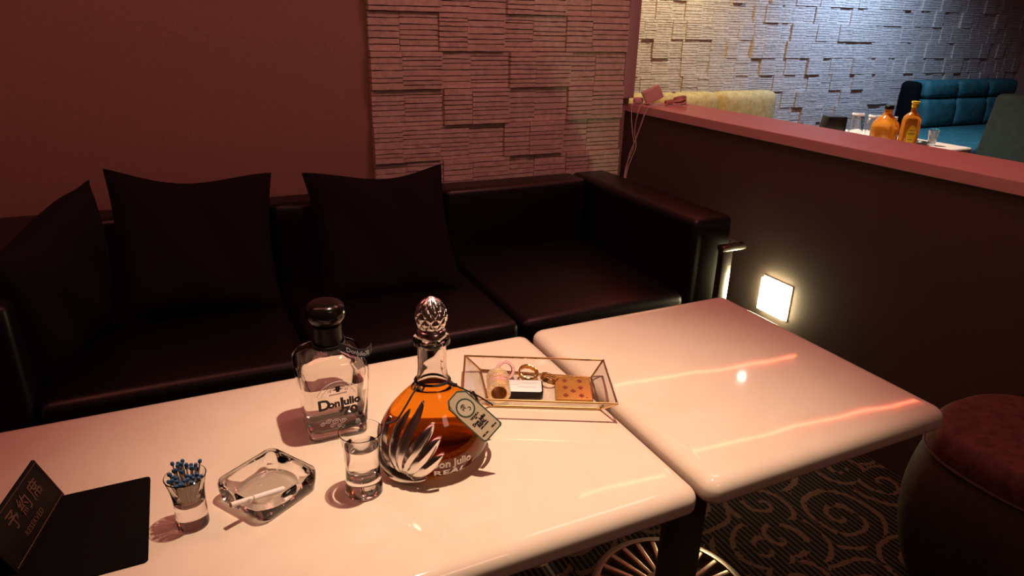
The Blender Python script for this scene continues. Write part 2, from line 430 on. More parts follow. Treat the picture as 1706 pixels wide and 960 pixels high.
def pillow(label, c, rot, w=.47, h=.47, th=.13, sag=.0, seed=0, grp=None):
    n = 22; bm = nb(); rnd = random.Random(seed); ph = [rnd.uniform(0, 6) for _ in range(4)]
    def P(u, v, s):
        pin = .10*(1-abs(u)**2*abs(v)**2)
        x = u*w/2*(1-.10*(1-v*v)*abs(u)); z = v*h/2*(1-.10*(1-u*u)*abs(v))
        k = max(0, (1-u**4))*max(0, (1-v**4))
        y = s*th/2*k**.55*(1+.10*math.sin(3*u+ph[0])*math.sin(2.5*v+ph[1])) 
        y += .006*math.sin(7*u+4*v+ph[2])*k + sag*(u*u)*.3
        z += -.012*math.cos(u*3.1+ph[3])*(v > 0)*v
        return Vector((x, y, z))
    g = {}
    for s in (1, -1):
        for i in range(n+1):
            for j in range(n+1):
                e = i in (0, n) or j in (0, n)
                if e and s == -1: g[s, i, j] = g[1, i, j]
                else: g[s, i, j] = bm.verts.new(P(-1+2*i/n, -1+2*j/n, s))
        for i in range(n):
            for j in range(n): bm.faces.new((g[s,i,j], g[s,i+1,j], g[s,i+1,j+1], g[s,i,j+1]))
    o = link('cushion', bm, M_fabric, None, loc=c, rot=rot)
    # piped seam
    m = nb(); pts = [P(-1+2*i/n, -1, 0) for i in range(n)]+[P(1, -1+2*i/n, 0) for i in range(n)]+[P(1-2*i/n, 1, 0) for i in range(n)]+[P(-1, 1-2*i/n, 0) for i in range(n)]
    tube(m, pts, .0028, 6, closed=True); link('seam', m, M_fabric, o)
    return tag(o, label, 'cushion', None)
pillow('dark square cushion leaning on the left sofa arm, leftmost of the three', (-.37, 2.08, .622), (R(8), R(-10), R(64)), .46, .46, .15, seed=1)
pillow('dark square cushion with pointed corners, middle of the three on the sofa', (-.005, 2.325, .640), (R(-32), R(6), R(3)), .50, .48, .14, seed=2)
pillow('dark square cushion nearest the empty right end of the sofa', (.612, 2.315, .605), (R(-37), R(-1), R(-5)), .51, .51, .15, seed=5)

# ================================================================== POUF
t = thing('pouf', 'round brown velvet stool with piped top beside the square table', 'stool', (1.695, .665, 0))
velvet = noisy('brown_velvet', (.055,.032,.018), (.085,.05,.028), 60, .75, .3, .002)
velvt = noisy('red_brown_velvet_top', (.075,.025,.016), (.15,.052,.034), 45, .8, .3, .002)
sq = lambda a: 1/ (abs(math.cos(a))**2.6+abs(math.sin(a))**2.6)**(1/2.6)
link('body', lathe(nb(), smooth_prof([(.175, .025), (.19, .06), (.215, .14), (.228, .24), (.223, .33), (.208, .402)]), 64, sq=sq), velvet, t)
link('seat', lathe(nb(), smooth_prof([(.208, .402), (.208, .435), (.198, .465), (.175, .477), (.10, .482), (.0, .483)]), 64, sq=sq), velvt, t)
tb = nb(); tube(tb, [(.2095*sq(2*math.pi*k/64)*math.cos(2*math.pi*k/64), .2095*sq(2*math.pi*k/64)*math.sin(2*math.pi*k/64), .402) for k in range(64)], .004, 6, closed=True); link('piping', tb, velvet, t)
link('foot_ring', lathe(nb(), [(0, 0), (.16, 0), (.165, .028), (0, .028)], 48), M_black, t)

# ================================================================== TABLE-TOP THINGS
TZ = .66
# ---- square bottle
def square_bottle():
    t = thing('tequila_bottle', 'square clear glass bottle of clear spirit with black mushroom stopper', 'bottle', (.175, 1.07, TZ+.0006))
    outer = [(.046, .000, .012), (.050, .004, .014), (.0505, .02, .014), (.053, .06, .015), (.0565, .10, .018), (.058, .122, .022), (.057, .134, .026),
             (.051, .146, .034), (.040, .154, .034), (.029, .159, .0285), (.0225, .164, .0222), (.020, .172, .0199), (.020, .186, .0199)]
    inner = [(.016, .186, .0122), (.016, .170, .0122), (.020, .160, .0199), (.034, .151, .033), (.046, .142, .032), (.0515, .131, .024), (.052, .12, .019),
             (.0505, .10, .016), (.047, .06, .013), (.0445, .024, .012), (.040, .016, .012)]
    bm = nb(); loft(bm, [rr_ring(h, h, r, z, 8) for h, z, r in outer+inner]); link('glass_body', bm, M_glass, t)
    # liquid up to .092
    lq = [(.0405, .0154, .012), (.0449, .0234, .012), (.0472, .06, .013), (.0506, .102, .0163)]
    bm = nb(); loft(bm, [rr_ring(h, h, r, z, 8) for h, z, r in lq]); link('spirit', bm, M_liq, t)
    # stopper
    link('collar', lathe(nb(), [(.0205, .160), (.0245, .161), (.0245, .196), (.021, .200), (.0185, .201), (0, .201)], 40), M_black, t)
    link('stopper', lathe(nb(), smooth_prof([(0, .199), (.020, .199), (.026, .202), (.0325, .211), (.0335, .221), (.030, .231), (.020, .2375), (0, .239)]), 40), M_cork, t)
    # ribbon round the neck with printed end
    bm = nb()
    pts = [(.028*math.cos(a), .028*math.sin(a), .164+.003*math.sin(a)) for a in [2*math.pi*k/24 for k in range(24)]]
    tube(bm, pts, .004, 6, flat=(.25, 1), closed=True)
    # hanging end across the shoulder to the right
    band = [(.012, -.029, .166), (.024, -.034, .160), (.036, -.038, .155), (.047, -.040, .151), (.057, -.036, .149), (.066, -.028, .152), (.068, -.022, .158)]
    band = smooth_prof(band, 4); vs = []
    for x, y, z in band:
        vs.append((bm.verts.new((x, y, z+.0065)), bm.verts.new((x, y-.004, z-.0065)), bm.verts.new((x, y-.003, z-.0068)), bm.verts.new((x, y+.001, z+.0068))))
    for a, b in zip(vs, vs[1:]):
        for k in range(4): bm.faces.new((a[k], a[(k+1) % 4], b[(k+1) % 4], b[k]))
    rb = link('ribbon', bm, M_ribbon, t)
    tx = text_bm('DonJulio70', .0105, .0001, 1.0, sx=.92)
    def onb(c):
        s = max(0, min(.999, (c.x+.030)/.060))*(len(band)-6)+1; i = int(s); f = s-i; a, b = Vector(band[i]), Vector(band[i+1]); p = a.lerp(b, f)
        return p + Vector((0, -.0021-.0006+.0002*0, 0)) + Vector((0, .31*c.y, c.y)) + Vector((0, -.0004, 0))
    xf(tx, onb); link('printed_lettering', tx, M_white, rb)
    # front print on the -y face (tapering outward)
    def fy(z): 
        return -(.0505+(z-.02)/.08*.006) - .0005
    def place(bm, x0, z0, rot=0):
        c, s = math.cos(rot), math.sin(rot)
        def f(v):
            x = x0+v.x*c-v.y*s; z = z0+.013+v.x*s+v.y*c; return (x, fy(z)-v.z*.5, z)
        return xf(bm, f)
    bm = nb()
    merge(bm, place(text_bm('D', .028, .0002, bold=.0010), -.024, .060, R(3)))
    merge(bm, place(text_bm('on', .020, .0002, bold=.0010, sx=.95), -.0075, .0595, R(3)))
    merge(bm, place(text_bm('J', .030, .0002, bold=.0010), .006, .058, R(3)))
    merge(bm, place(text_bm('ulio', .020, .0002, bold=.0010, sx=.95), .0225, .0610, R(3)))
    merge(bm, place(text_bm('70', .022, .0002, bold=.0010, sx=1.15), .019, .0415, R(3)))
    # hat and bar above, 19 42
    b2 = nb(); tube(b2, [(.007*math.cos(a), .0018*math.sin(a), 0) for a in [2*math.pi*k/20 for k in range(20)]], .0008, 6, closed=True)
    b2.free()
    hat = nb(); loft(hat, [[(x, y, z) for x, y in [(-.010, -.001), (-.004, .0005), (-.0035, .006), (0, .005), (.0035, .006), (.004, .0005), (.010, -.001), (0, -.0028)]] for z in (-.0002, .0002)])
    merge(bm, place(hat, .0, .0885)); 
    sh = nb(); box(sh, -.003, .003, -.006, -.002, -.0002, .0002); merge(bm, place(sh, .0, .0885))
    ln = nb(); box(ln, -.015, .015, -.0005, .0005, -.0002, .0002); merge(bm, place(ln, 0, .0795, R(2)))
    ln = nb(); box(ln, -.015, .015, -.0003, .0003, -.0002, .0002); merge(bm, place(ln, 0, .0778, R(2)))
    merge(bm, place(text_bm('19', .0065, .0001), -.014, .0855)); merge(bm, place(text_bm('42', .0065, .0001), .014, .0855))
    link('brand_print', bm, M_darkprint, t)
    # pale embossed ring with lettering and scroll work
    bm = nb()
    for rr_ in (.037, .030):
        arc = [(rr_*math.cos(R(a)), fy(.079+rr_*math.sin(R(a)))-.0002, .079+rr_*math.sin(R(a))) for a in range(20, 161, 5)]
        tube(bm, arc, .0005, 5)
    def arc_text(s, rad, size, a0, a1):
        for i, ch in enumerate(s):
            a = R(a0+(a1-a0)*i/(len(s)-1))
            if ch != ' ': merge(bm, place(text_bm(ch, size, .0001), rad*math.cos(a), .066+rad*math.sin(a), a-math.pi/2))
    arc_text('TEQUILA AÑEJO', .0335, .0062, 130, 50); arc_text('CRISTALINO', .0262, .0042, 118, 62)
    for k, (x, z, r0) in enumerate(((-.018, .040, .006), (-.006, .037, .007), (.006, .036, .006), (-.028, .036, .005), (.030, .03, .005), (-.012, .030, .005), (0, .028, .005))):
        tube(bm, [(x+r0*(1-q/30)*math.cos(q*.42), fy(z)-.0002, z+r0*(1-q/30)*.8*math.sin(q*.42)) for q in range(26)], .0003, 4)
    link('pale_print', bm, M_frost, t)
    # embossed scrolls on the right side
    bm = nb()
    for z in (.03, .055, .08, .105):
        h = .0505+(z-.02)/.08*.006+.0002
        tube(bm, [(h, .002+.020*(1-q/34)*math.cos(q*.42), z+.011*(1-q/34)*math.sin(q*.42)) for q in range(28)], .0011, 5)
    link('embossed_scrolls', bm, M_glass, t)
    return t
square_bottle()

# ---- round decanter
def body_r(z, prof):
    for (r0, z0), (r1, z1) in zip(prof, prof[1:]):
        if z0 <= z <= z1: return r0+(r1-r0)*(z-z0)/(z1-z0+1e-9)
    return prof[-1][0] if z > prof[-1][1] else prof[0][0]
def decanter():
    t = thing('tequila_decanter', 'onion-shaped decanter of amber tequila clasped by silver agave leaves', 'bottle', (.308, .916, TZ+.0006))
    prof = smooth_prof([(.058, .0), (.074, .008), (.0865, .024), (.0895, .042), (.085, .062), (.072, .086), (.054, .108), (.036, .127), (.0265, .142), (.0235, .158), (.0228, .180), (.0225, .200)], 5)
    outer = prof+[(.0225, .204), (.0285, .206), (.0295, .211), (.0285, .216), (.0245, .218), (.018, .218)]
    inner = [(.018, .200), (.0185, .165), (.020, .150), (.026, .134), (.044, .110), (.062, .086), (.076, .062), (.0805, .042), (.076, .026), (.066, .016), (.05, .012), (0, .012)]
    link('glass_body', lathe(nb(), [(0, .001)]+outer+inner, 72), M_glass, t)
    lq = [(0, .0116), (.05, .0116), (.0664, .0156), (.0764, .0258), (.0811, .042), (.0764, .062), (.0626, .0866), (.0446, .1106), (.0268, .1325), (0, .1325)]
    link('tequila', lathe(nb(), lq, 72), M_amber, t)
    # stopper
    link('stopper_collar', lathe(nb(), [(.0175, .201), (.0175, .2185), (.0235, .219), (.0245, .224), (.022, .229), (.017, .232), (0, .232)], 40), M_silver, t)
    n, mrows = 14, 11; bm = nb()
    def er(u): return .0238*math.sin(math.pi*min(1, max(0, .16+.84*u)))**.62
    pr = [(er(k/28) if k < 28 else 0, .229+.056*k/28) for k in range(29)]
    NA, NU = 108, 60; g = []
    for iu in range(NU+1):
        u = iu/NU; row = []
        for ia in range(NA):
            a = 2*math.pi*ia/NA; s1 = abs(math.sin(4.5*a+u*9)); s2 = abs(math.sin(4.5*a-u*9+.6*math.pi))
            r = max(.0003, er(u)-.0014+.0034*min(s1, s2)**.45*min(1, (1-u)*6+.1))
            row.append(bm.verts.new((r*math.cos(a), r*math.sin(a), .229+.056*u)))
        g.append(row)
    for A_, B_ in zip(g, g[1:]):
        for k in range(NA): bm.faces.new((A_[k], A_[(k+1) % NA], B_[(k+1) % NA], B_[k]))
    bm.faces.new(g[-1]); bm.faces.new(g[0][::-1])
    link('agave_stopper', bm, M_silver, t)
    # agave leaves: five tapered leaves fan out from a hub on the left front
    bm = nb(); pr2 = prof
    def surf(ang, z, off):
        r = body_r(z, pr2)+off; return Vector((r*math.cos(R(ang)), r*math.sin(R(ang)), z))
    hub = (214, .020)
    def leaf(path, w0, wide, th=.0035, off=.0035, tipoff=.004):
        path = smooth_prof(path, 6); L = len(path); rings = []
        for i, (a, z) in enumerate(path):
            u = i/(L-1); wd = 1.12*wide*(math.sin(math.pi*(.30+.70*u))**.75)*(1 if u < .999 else .05)+.0006
            p = surf(a, z, off+tipoff*u)
            a2, z2 = path[min(i+1, L-1)]; a1, z1 = path[max(i-1, 0)]
            tg = (surf(a2, z2, off)-surf(a1, z1, off)).normalized(); nrm = Vector((math.cos(R(a)), math.sin(R(a)), .25)).normalized()
            sd = tg.cross(nrm).normalized()
            rings.append([p-sd*wd, p-sd*wd*.6+nrm*th*.9, p+nrm*th*1.5, p+sd*wd*.6+nrm*th*.9, p+sd*wd, p+sd*wd*.5-nrm*.001, p-sd*wd*.5-nrm*.001])
        loft(bm, rings)
    leaf([(219, .022), (217, .052), (222, .086), (228, .110), (232, .127)], 0, .0078)
    leaf([(220, .020), (226, .048), (237, .076), (247, .094), (253, .103)], 0, .0084)
    leaf([(221, .016), (231, .038), (243, .060), (253, .077), (260, .086)], 0, .0086)
    leaf([(223, .012), (234, .026), (244, .040), (253, .053), (261, .064)], 0, .0088)
    leaf([(216, .020), (208, .052), (206, .080), (209, .100), (212, .114)], 0, .0078)
    leaf([(212, .016), (200, .040), (192, .064), (188, .084), (187, .096)], 0, .0076)
    hp = smooth_prof([(190, .050), (196, .034), (206, .022), (218, .014), (230, .010), (242, .014)], 5)
    tube(bm, [surf(a, z, .003) for a, z in hp], [.005+.012*math.sin(math.pi*i/(len(hp)-1)) for i in range(len(hp))], 12, flat=(1, .45))
    link('agave_leaves', bm, M_silver, t)
    bm = nb()
    leaf([(352, .016), (340, .032), (325, .048), (312, .062)], 0, .0070)
    leaf([(358, .020), (352, .045), (340, .066), (326, .080)], 0, .0070)
    leaf([(8, .020), (10, .045), (12, .070), (14, .09)], 0, .0070)
    leaf([(30, .02), (26, .045), (22, .07), (18, .09)], 0, .0070)
    link('agave_leaves', bm, M_silver, t)
    # print on the lower front
    bm = nb()
    def wrap(src, a0, z0, k=1.0):
        def f(v):
            z = z0+v.y; r = body_r(max(.004, z), pr2)+.0009+v.z; a = R(a0)+v.x/.088
            return (r*math.cos(a), r*math.sin(a), max(.003, z))
        return xf(src, f)
    merge(bm, wrap(text_bm('Don Julio', .0175, .0002, bold=.0005, sx=1.0), 269, .040))
    merge(bm, wrap(text_bm('REAL', .0175, .0002, 1.15, bold=.0006, sx=1.25), 268, .022))
    link('brand_print', bm, M_frost, t)
    # cord and swing tag
    bm = nb()
    tube(bm, [(.0275*math.cos(a), .0275*math.sin(a), .141+.003*math.cos(a+2)) for a in [2*math.pi*k/30 for k in range(30)]], .0022, 6, closed=True)
    tube(bm, smooth_prof([(-.024, -.012, .142), (-.040, -.026, .139), (-.055, -.035, .125), (-.073, -.042, .108), (-.088, -.038, .103)], 5), .0017, 6)
    tube(bm, smooth_prof([(-.020, -.018, .141), (-.028, -.03, .142), (-.03, -.02, .146), (-.022, -.014, .144)], 5), .0017, 6)
    tube(bm, smooth_prof([(.020, -.020, .140), (.027, -.028, .139), (.031, -.030, .139)], 5), .0030, 6)
    tube(bm, smooth_prof([(.024, -.022, .139), (.042, -.036, .131), (.064, -.040, .116), (.086, -.046, .098)], 5), .0013, 6)
    link('cord', bm, M_ribbon, t)
    return t
dec = decanter()

def swing_tag():
    o = thing('swing_tag', 'cream paper tag with green border hanging from the amber decanter', 'tag')
    # oriented plate: long axis runs right-down, facing camera and up
    P0 = Vector((.308+.019, .916-.043, TZ+.128)); xax = Vector((.58, -.55, -.60)).normalized()
    nrm = Vector((-.41, -.84, .37)); nrm = (nrm-xax*nrm.dot(xax)).normalized(); yax = nrm.cross(xax)
    m = Matrix((xax, yax, nrm)).transposed().to_4x4(); m.translation = P0; o.matrix_world = m
    bm = nb(); Lh, Wh = .044, .0205
    def plate(hx, hy, cut, z0, z1, cx=0):
        pts = [(cx-hx, -hy+cut), (cx-hx+cut, -hy), (cx+hx-.003, -hy), (cx+hx, -hy+.003), (cx+hx, hy-.003), (cx+hx-.003, hy), (cx-hx+cut, hy), (cx-hx, hy-cut)]
        return [[(x, y, z) for x, y in pts] for z in (z0, z1)]
    loft(bm, plate(Lh, Wh, .010, 0, .0008, Lh-.002)); link('border', bm, mat('dark_green_print', (.06,.13,.09), .5), o)
    bm = nb(); loft(bm, plate(Lh-.0022, Wh-.0022, .0095, .0002, .0010, Lh-.002)); link('paper', bm, mat('cream_paper', (.74,.66,.46), .6), o)
    bm = nb(); E = lambda a, b, r, n=36: tube(bm, [(.026+a*math.cos(2*math.pi*k/n), b*math.sin(2*math.pi*k/n), .0011) for k in range(n)], r, 6, flat=(1, .3), closed=True)
    E(.0145, .0135, .0013); link('oval', bm, mat('oval_green', (.06,.13,.09), .5), o)
    bm = nb(); bm2 = nb(); lathe(bm2, [(0, .0), (.0128, 0), (.0128, .0012), (0, .0012)], 36, (.026, 0, 0)); link('oval_ground', bm2, mat('oval_paper', (.80,.74,.55), .6), o)
    rnd = random.Random(4)
    for k in range(7):
        a = rnd.uniform(0, 6.28); x, y = .026+rnd.uniform(-.006, .006), rnd.uniform(-.006, .006)
        tube(bm, [(x+.0035*math.cos(a+q*.5)*(1-q/14), y+.0035*math.sin(a+q*.5)*(1-q/14), .0014) for q in range(9)], .0003, 4)
    def tt(s, size, x, y, rot=90, b=.0002):
        src = text_bm(s, size, .0001, bold=b); c, s_ = math.cos(R(rot)), math.sin(R(rot))
        xf(src, lambda v: (x+v.x*c-v.y*s_, y+v.x*s_+v.y*c, .0012+v.z)); merge(bm, src)
    tt('TEQUILA', .0042, .0450, 0); tt('DE', .003, .0490, 0); tt('Don Julio', .0068, .0545, 0, b=.0004); tt('REAL', .0072, .0608, 0, b=.0004); tt('100% AGAVE', .0030, .0662, 0)
    tt('38% Alc.', .0036, .0765, -.009); tt('750 ml', .0036, .0765, .010)
    link('lettering', bm, M_darkprint, o)
    return o
swing_tag()

# ---- water shot glass
def water_glass():
    t = thing('shot_glass', 'clear straight glass nearly full of water before the bottles', 'glass', (.178, .868, TZ+.0006))
    o = smooth_prof([(.0275, .0), (.0285, .003), (.0278, .012), (.0262, .028), (.0258, .05), (.0268, .075), (.0295, .095), (.0325, .107)], 4)
    i = [(.0312, .1075), (.0280, .095), (.0252, .075), (.0242, .05), (.0244, .034), (.0232, .029), (.018, .0265), (0, .0258)]
    link('glass', lathe(nb(), [(0, .001)]+o+i, 64), M_glass, t)
    link('water', lathe(nb(), [(0, .026), (.018, .0267), (.0230, .0292), (.0242, .0342), (.0240, .05), (.0250, .075), (.0256, .083), (.0252, .0825), (0, .0825)], 64), M_water, t)
water_glass()
# ---- match glass
def match_glass():
    t = thing('shot_glass', 'small thick-bottomed shot glass stuffed with blue-tipped matches', 'glass', (-.062, .893, TZ+.0006))
    o = smooth_prof([(.0205, 0), (.0215, .003), (.0212, .02), (.0210, .035), (.0215, .05), (.0235, .065), (.0275, .082)], 4)
    i = [(.0262, .0828), (.0222, .066), (.0195, .052), (.0180, .042), (.012, .036), (0, .0345)]
    link('glass', lathe(nb(), [(0, .001)]+o+i, 56), M_glass, t)
    rnd = random.Random(9); mw = mat('match_stick', (.62,.52,.36), .7); mb = mat('blue_match_head', (.02,.10,.23), .6)
    sticks = []
    N = 46
    for k in range(N):
        rr_ = .0175*math.sqrt((k+.5)/N); a = k*2.39996
        bx, by = rr_*.55*math.cos(a), rr_*.55*math.sin(a); tx_, ty_ = rr_*1.30*math.cos(a), rr_*1.30*math.sin(a)
        h = .078+rnd.uniform(-.004, .013)+(.006 if ty_ > 0 else -.002)
        s = Vector((bx, by, .0385)); e = Vector((tx_, ty_, h))
        m = link('match', tube(nb(), [s, e],   .0011, 4), mw, None); m.location = (0,0,0)
        hd = nb(); lathe(hd, [(0, -.0035), (.0023, -.0018), (.0028, .0003), (.0021, .0028), (0, .0036)], 8)
        q = (e-s).to_track_quat('Z', 'Y').to_matrix(); bmesh.ops.rotate(hd, verts=hd.verts, cent=(0,0,0), matrix=q); bmesh.ops.translate(hd, verts=hd.verts, vec=e)
        m.location = t.location
        tag(m, 'blue-tipped match standing in the small shot glass', 'match', 'matches in the small shot glass')
        link('match_head', hd, mb, m)
match_glass()
# ---- ashtray
def ashtray():
    rz = R(33)
    t = thing('ashtray', 'square clear glass ashtray with a round bowl', 'ashtray', (.0445, .918, TZ+.0006), rz)
    # outline: rounded parallelogram-like square, concave bowl
    hx, hy = .0545, .0545
    n = 12; N = 4*(n+1)
    def rrs(a_, b_, r_):
        base = rrect(a_, b_, r_, n); o_ = []
        for i_, p in enumerate(base):
            o_.append(p)
            if i_ % (n+1) == n:
                q = base[(i_+1) % len(base)]
                o_ += [(p[0]+(q[0]-p[0])*k_/12, p[1]+(q[1]-p[1])*k_/12) for k_ in range(1, 12)]
        return o_
    def ring(h, k, r, z, rd=0):
        pts = rrs(hx*h, hy*k, r); out = []
        for i, (x, y) in enumerate(pts):
            a = math.atan2(y, x); cr = .046*rd if rd else 0
            out.append((x, y, z))
        return out
    def circ(rx_, ry_, z):
        out = []
        for (x, y) in rrs(hx, hy, .02):
            a = math.atan2(y/hy, x/hx); out.append((rx_*math.cos(a), ry_*math.sin(a), z))
        return out
    rings = [ring(.90, .90, .014, 0), ring(.95, .95, .016, .003), ring(.985, .985, .017, .014), ring(1, 1, .017, .022), ring(1, 1, .017, .031), ring(.975, .97, .015, .034),
             ring(.93, .92, .014, .034), ring(.89, .88, .016, .030), circ(.0455, .0455, .020), circ(.043, .043, .012), circ(.036, .036, .0095)]
    link('glass_dish', loft(nb(), rings), M_glass, t)
    c = thing('cigarette', 'white cigarette lying across the glass ashtray', 'cigarette')
    p0 = Vector((-.0105, .8615, TZ+.0385)); p1 = Vector((.0640, .8990, TZ+.0165))
    d = (p1-p0); c.location = p0; c.rotation_euler = d.to_track_quat('X', 'Z').to_euler(); Lc = d.length
    def cyl(x0, x1, r, name, m): link(name, tube(nb(), [(x0, 0, 0), (x1, 0, 0)], r, 20), m, c)
    cyl(0, .034, .0039, 'filter', mat('filter_paper', (.80,.76,.72), .7)); cyl(.0335, .0355, .00405, 'band', mat('band', (.45,.33,.2), .5))
    cyl(.0355, Lc, .0039, 'paper_tube', mat('cig_paper', (.82,.78,.76), .7)); cyl(-.0003, .0002, .0033, 'filter_end', mat('filter_end', (.45,.28,.16), .8)); cyl(Lc-.001, Lc+.0003, .0033, 'tobacco', mat('tobacco', (.12,.06,.03), .9))
ashtray()
# ---- glass tray
def tray():
    zt = .040
    B = [(.455, 1.012), (.640, .922), (.688, 1.032), (.492, 1.152)]
    Tp = [(.391, .999), (.642, .873), (.711, 1.028), (.459, 1.154)]
    c = (.57, 1.02)
    B = [(.452, 1.014), (.640, .921), (.687, 1.031), (.491, 1.150)]
    t = thing('glass_tray', 'clear glass tray with slanted sides and thin gold edges', 'tray', (c[0], c[1], TZ))
    b3 = [Vector((x-c[0], y-c[1], .003)) for x, y in B]; t3 = [Vector((x-c[0], y-c[1], zt)) for x, y in Tp]
    bm = nb()
    for q in (b3, t3):
        for k in range(4): tube(bm, [q[k], q[(k+1) % 4]], .0022, 8)
    for k in range(4): tube(bm, [b3[k], t3[k]], .0022, 8)
    for v in b3+t3: bmesh.ops.create_uvsphere(bm, u_segments=8, v_segments=6, radius=.0024, matrix=Matrix.Translation(v))
    link('gold_edging', bm, M_gold, t)
    for k in range(4):
        bm = nb(); j = (k+1) % 4; q = [b3[k], b3[j], t3[j], t3[k]]
        nrm = (q[1]-q[0]).cross(q[3]-q[0]).normalized()*.0007
        loft(bm, [[p-nrm for p in q], [p+nrm for p in q]]); link('glass_side', bm, M_pane, t, smooth=False)
    bm = nb(); loft(bm, [[(p.x, p.y, .0025) for p in b3], [(p.x, p.y, .0042) for p in b3]]); link('glass_bottom', bm, M_pane, t, smooth=False)
    return t
tray()
FZ = TZ+.0045
# card box, tin, rolls, bangles
ux = Vector((.894, -.447, 0)); ang = math.atan2(-.447, .894)
def card():
    t = thing('card_pack', 'gold glittery playing card pack printed with spades in the tray', 'playing cards', (.622, .993, FZ), ang)
    gm = noisy('gold_glitter', (.45,.20,.04), (.75,.42,.12), 700, .35, .4, .0006, metal=.6)
    bm = nb(); box(bm, -.035, .034, -.042, .046, 0, .009, .0012); link('box', bm, gm, t)
    bm = nb(); box(bm, .0342, .0350, -.041, .045, .0010, .0082); link('red_side', bm, mat('red_side', (.35,.05,.03), .5), t)
    bm = nb()
    def pip(x, y, s, flip=1):
        b = nb(); pts = []
        for k in range(24):
            a = 2*math.pi*k/24; px = 16*math.sin(a)**3/17; py = -(13*math.cos(a)-5*math.cos(2*a)-2*math.cos(3*a)-math.cos(4*a))/17
            pts.append((x+px*s, y+flip*py*s))
        loft(b, [[(p[0], p[1], .0090) for p in pts], [(p[0], p[1], .0094) for p in pts]])
        loft(b, [[(x-s*.5, y-flip*s*1.35, z), (x+s*.5, y-flip*s*1.35, z), (x, y-flip*s*.1, z)] for z in (.0090, .0094)]); merge(bm, b)
    for y, f in ((.030, 1), (.003, 1), (-.030, -1)):
        for x in (-.016, .014): pip(x, y, .0060, f)
    pip(-.001, -.013, .0060, -1)
    pip(-.028, .036, .0018); pip(.024, -.036, .0018, -1)
    link('pips', bm, mat('brown_red_print', (.18,.03,.015), .5), t)
card()
def tin():
    t = thing('tin', 'small black rectangular tin with white printed lid in the tray', 'tin', (.533, 1.036, FZ), ang+R(1), rot=(R(0), 0, ang+R(1)))
    bm = nb(); rings = [rr_ring(h, k, .009, z, 5) for h, k, z in ((.038, .024, 0), (.0395, .0255, .0015), (.0395, .0255, .010), (.0385, .0245, .0112))]
    loft(bm, rings); link('case', bm, M_black, t)
    bm = nb(); loft(bm, [rr_ring(h, k, .005, z, 5) for h, k, z in ((.0365, .0225, .0108), (.0365, .0225, .0116), (.036, .022, .0120))]); lid = link('lid_panel', bm, mat('white_lid', (.82,.80,.80), .3), t)
    bm = nb(); tube(bm, [(-.030, .003, .0122), (-.010, .003, .0122), (-.003, .010, .0122), (.028, .010, .0122)], .0003, 4)
    tube(bm, smooth_prof([(-.010, -.006, .0122), (0, -.005, .0122), (.006, -.007, .0122), (.016, -.006, .0122), (.026, -.0065, .0122)], 4), .00035, 4)
    link('line_print', bm, mat('grey_print', (.25,.22,.22), .5), t)
tin()
def ring_bm(ro, ri, w, n=40, knurl=0):
    bm = nb(); lathe(bm, [(ri, -w/2), (ro-.0008, -w/2), (ro, -w/2+.0008), (ro, w/2-.0008), (ro-.0008, w/2), (ri, w/2)], n, close=True); return bm
def rolls():
    pats = [((.85,.55,.18), (.95,.85,.65)), ((.80,.42,.14), (.95,.75,.45)), ((.90,.40,.42), (.95,.78,.72)), ((.78,.33,.22), (.93,.70,.45)), ((.95,.80,.72), (.88,.55,.3)), ((.80,.52,.12), (.95,.85,.5)), ((.85,.65,.28), (.90,.85,.70))]
    lab = ['gold patterned tape roll, front of the lying row', 'orange gold tape roll, second from the front of the row', 'pink tape roll with white flecks in the lying row', 'reddish tape roll in the middle of the lying row',
           'pale pink tape roll behind the reddish one', 'deep gold tape roll near the back of the row', 'pale gold tape roll at the back of the lying row']
    # row axis points from front to back, tray-left
    ax = Vector((.36, .93, 0)).normalized(); ro, w = .0222, .0088
    p = Vector((.470, 1.010, FZ+ro+.001))+ax*.004
    for k, (a, b) in enumerate(pats):
        m = mat('tape_pattern', a, .3, .5); v = nd(m, 'ShaderNodeTexVoronoi'); v.inputs['Scale'].default_value = 240; lk(m, nd(m, 'ShaderNodeTexCoord').outputs['Object'], v.inputs['Vector'])
        lk(m, ramp(m, v.outputs['Distance'], [(.35, a), (.55, b)]), m.node_tree.nodes['Principled BSDF'].inputs['Base Color'])
        t = thing('tape_roll', lab[k], 'tape', p+ax*(w*k), 0, 'tape rolls in a row in the tray')
        t.rotation_euler = ax.to_track_quat('Z', 'Y').to_euler()
        link('tape', ring_bm(ro, .0155, w-.0004), m, t); link('core', ring_bm(.0156, .0142, w-.0002, 32), mat('core_gold', (.65,.40,.15), .35, .6), t)
    t = thing('tape_roll', 'pink tape roll with white flecks leaning behind the row', 'tape', (.524, 1.098, FZ+.0175), 0, 'tape rolls in a row in the tray')
    t.rotation_euler = (R(62), R(8), R(-18))
    m = noisy('pink_tape', (.80,.40,.42), (.92,.72,.70), 300, .4, 0)
    link('tape', ring_bm(.0195, .0135, .008), m, t); link('core', ring_bm(.0136, .0128, .0084, 32), mat('core_red', (.30,.04,.06), .5), t)
rolls()
def bangle(label, loc, rot, R0=.019):
    t = thing('bangle', label, 'bangle', loc, 0, 'gold rings in the tray'); t.rotation_euler = rot
    for j, z in enumerate((-.0035, 0, .0035)):
        bm = nb(); tube(bm, [(R0*math.cos(2*math.pi*k/36), R0*math.sin(2*math.pi*k/36), z+.0006*math.sin(k*1.9)) for k in range(36)], .0019, 8, closed=True); link('hoop', bm, M_gold, t)
bangle('gold multi-hoop ring propped behind the black tin', (.566, 1.078, FZ+.0115), (R(16), R(8), R(-20)))
bangle('gold multi-hoop ring at the right end of the black tin', (.596, 1.045, FZ+.0095), (R(8), R(18), R(20)), .016)

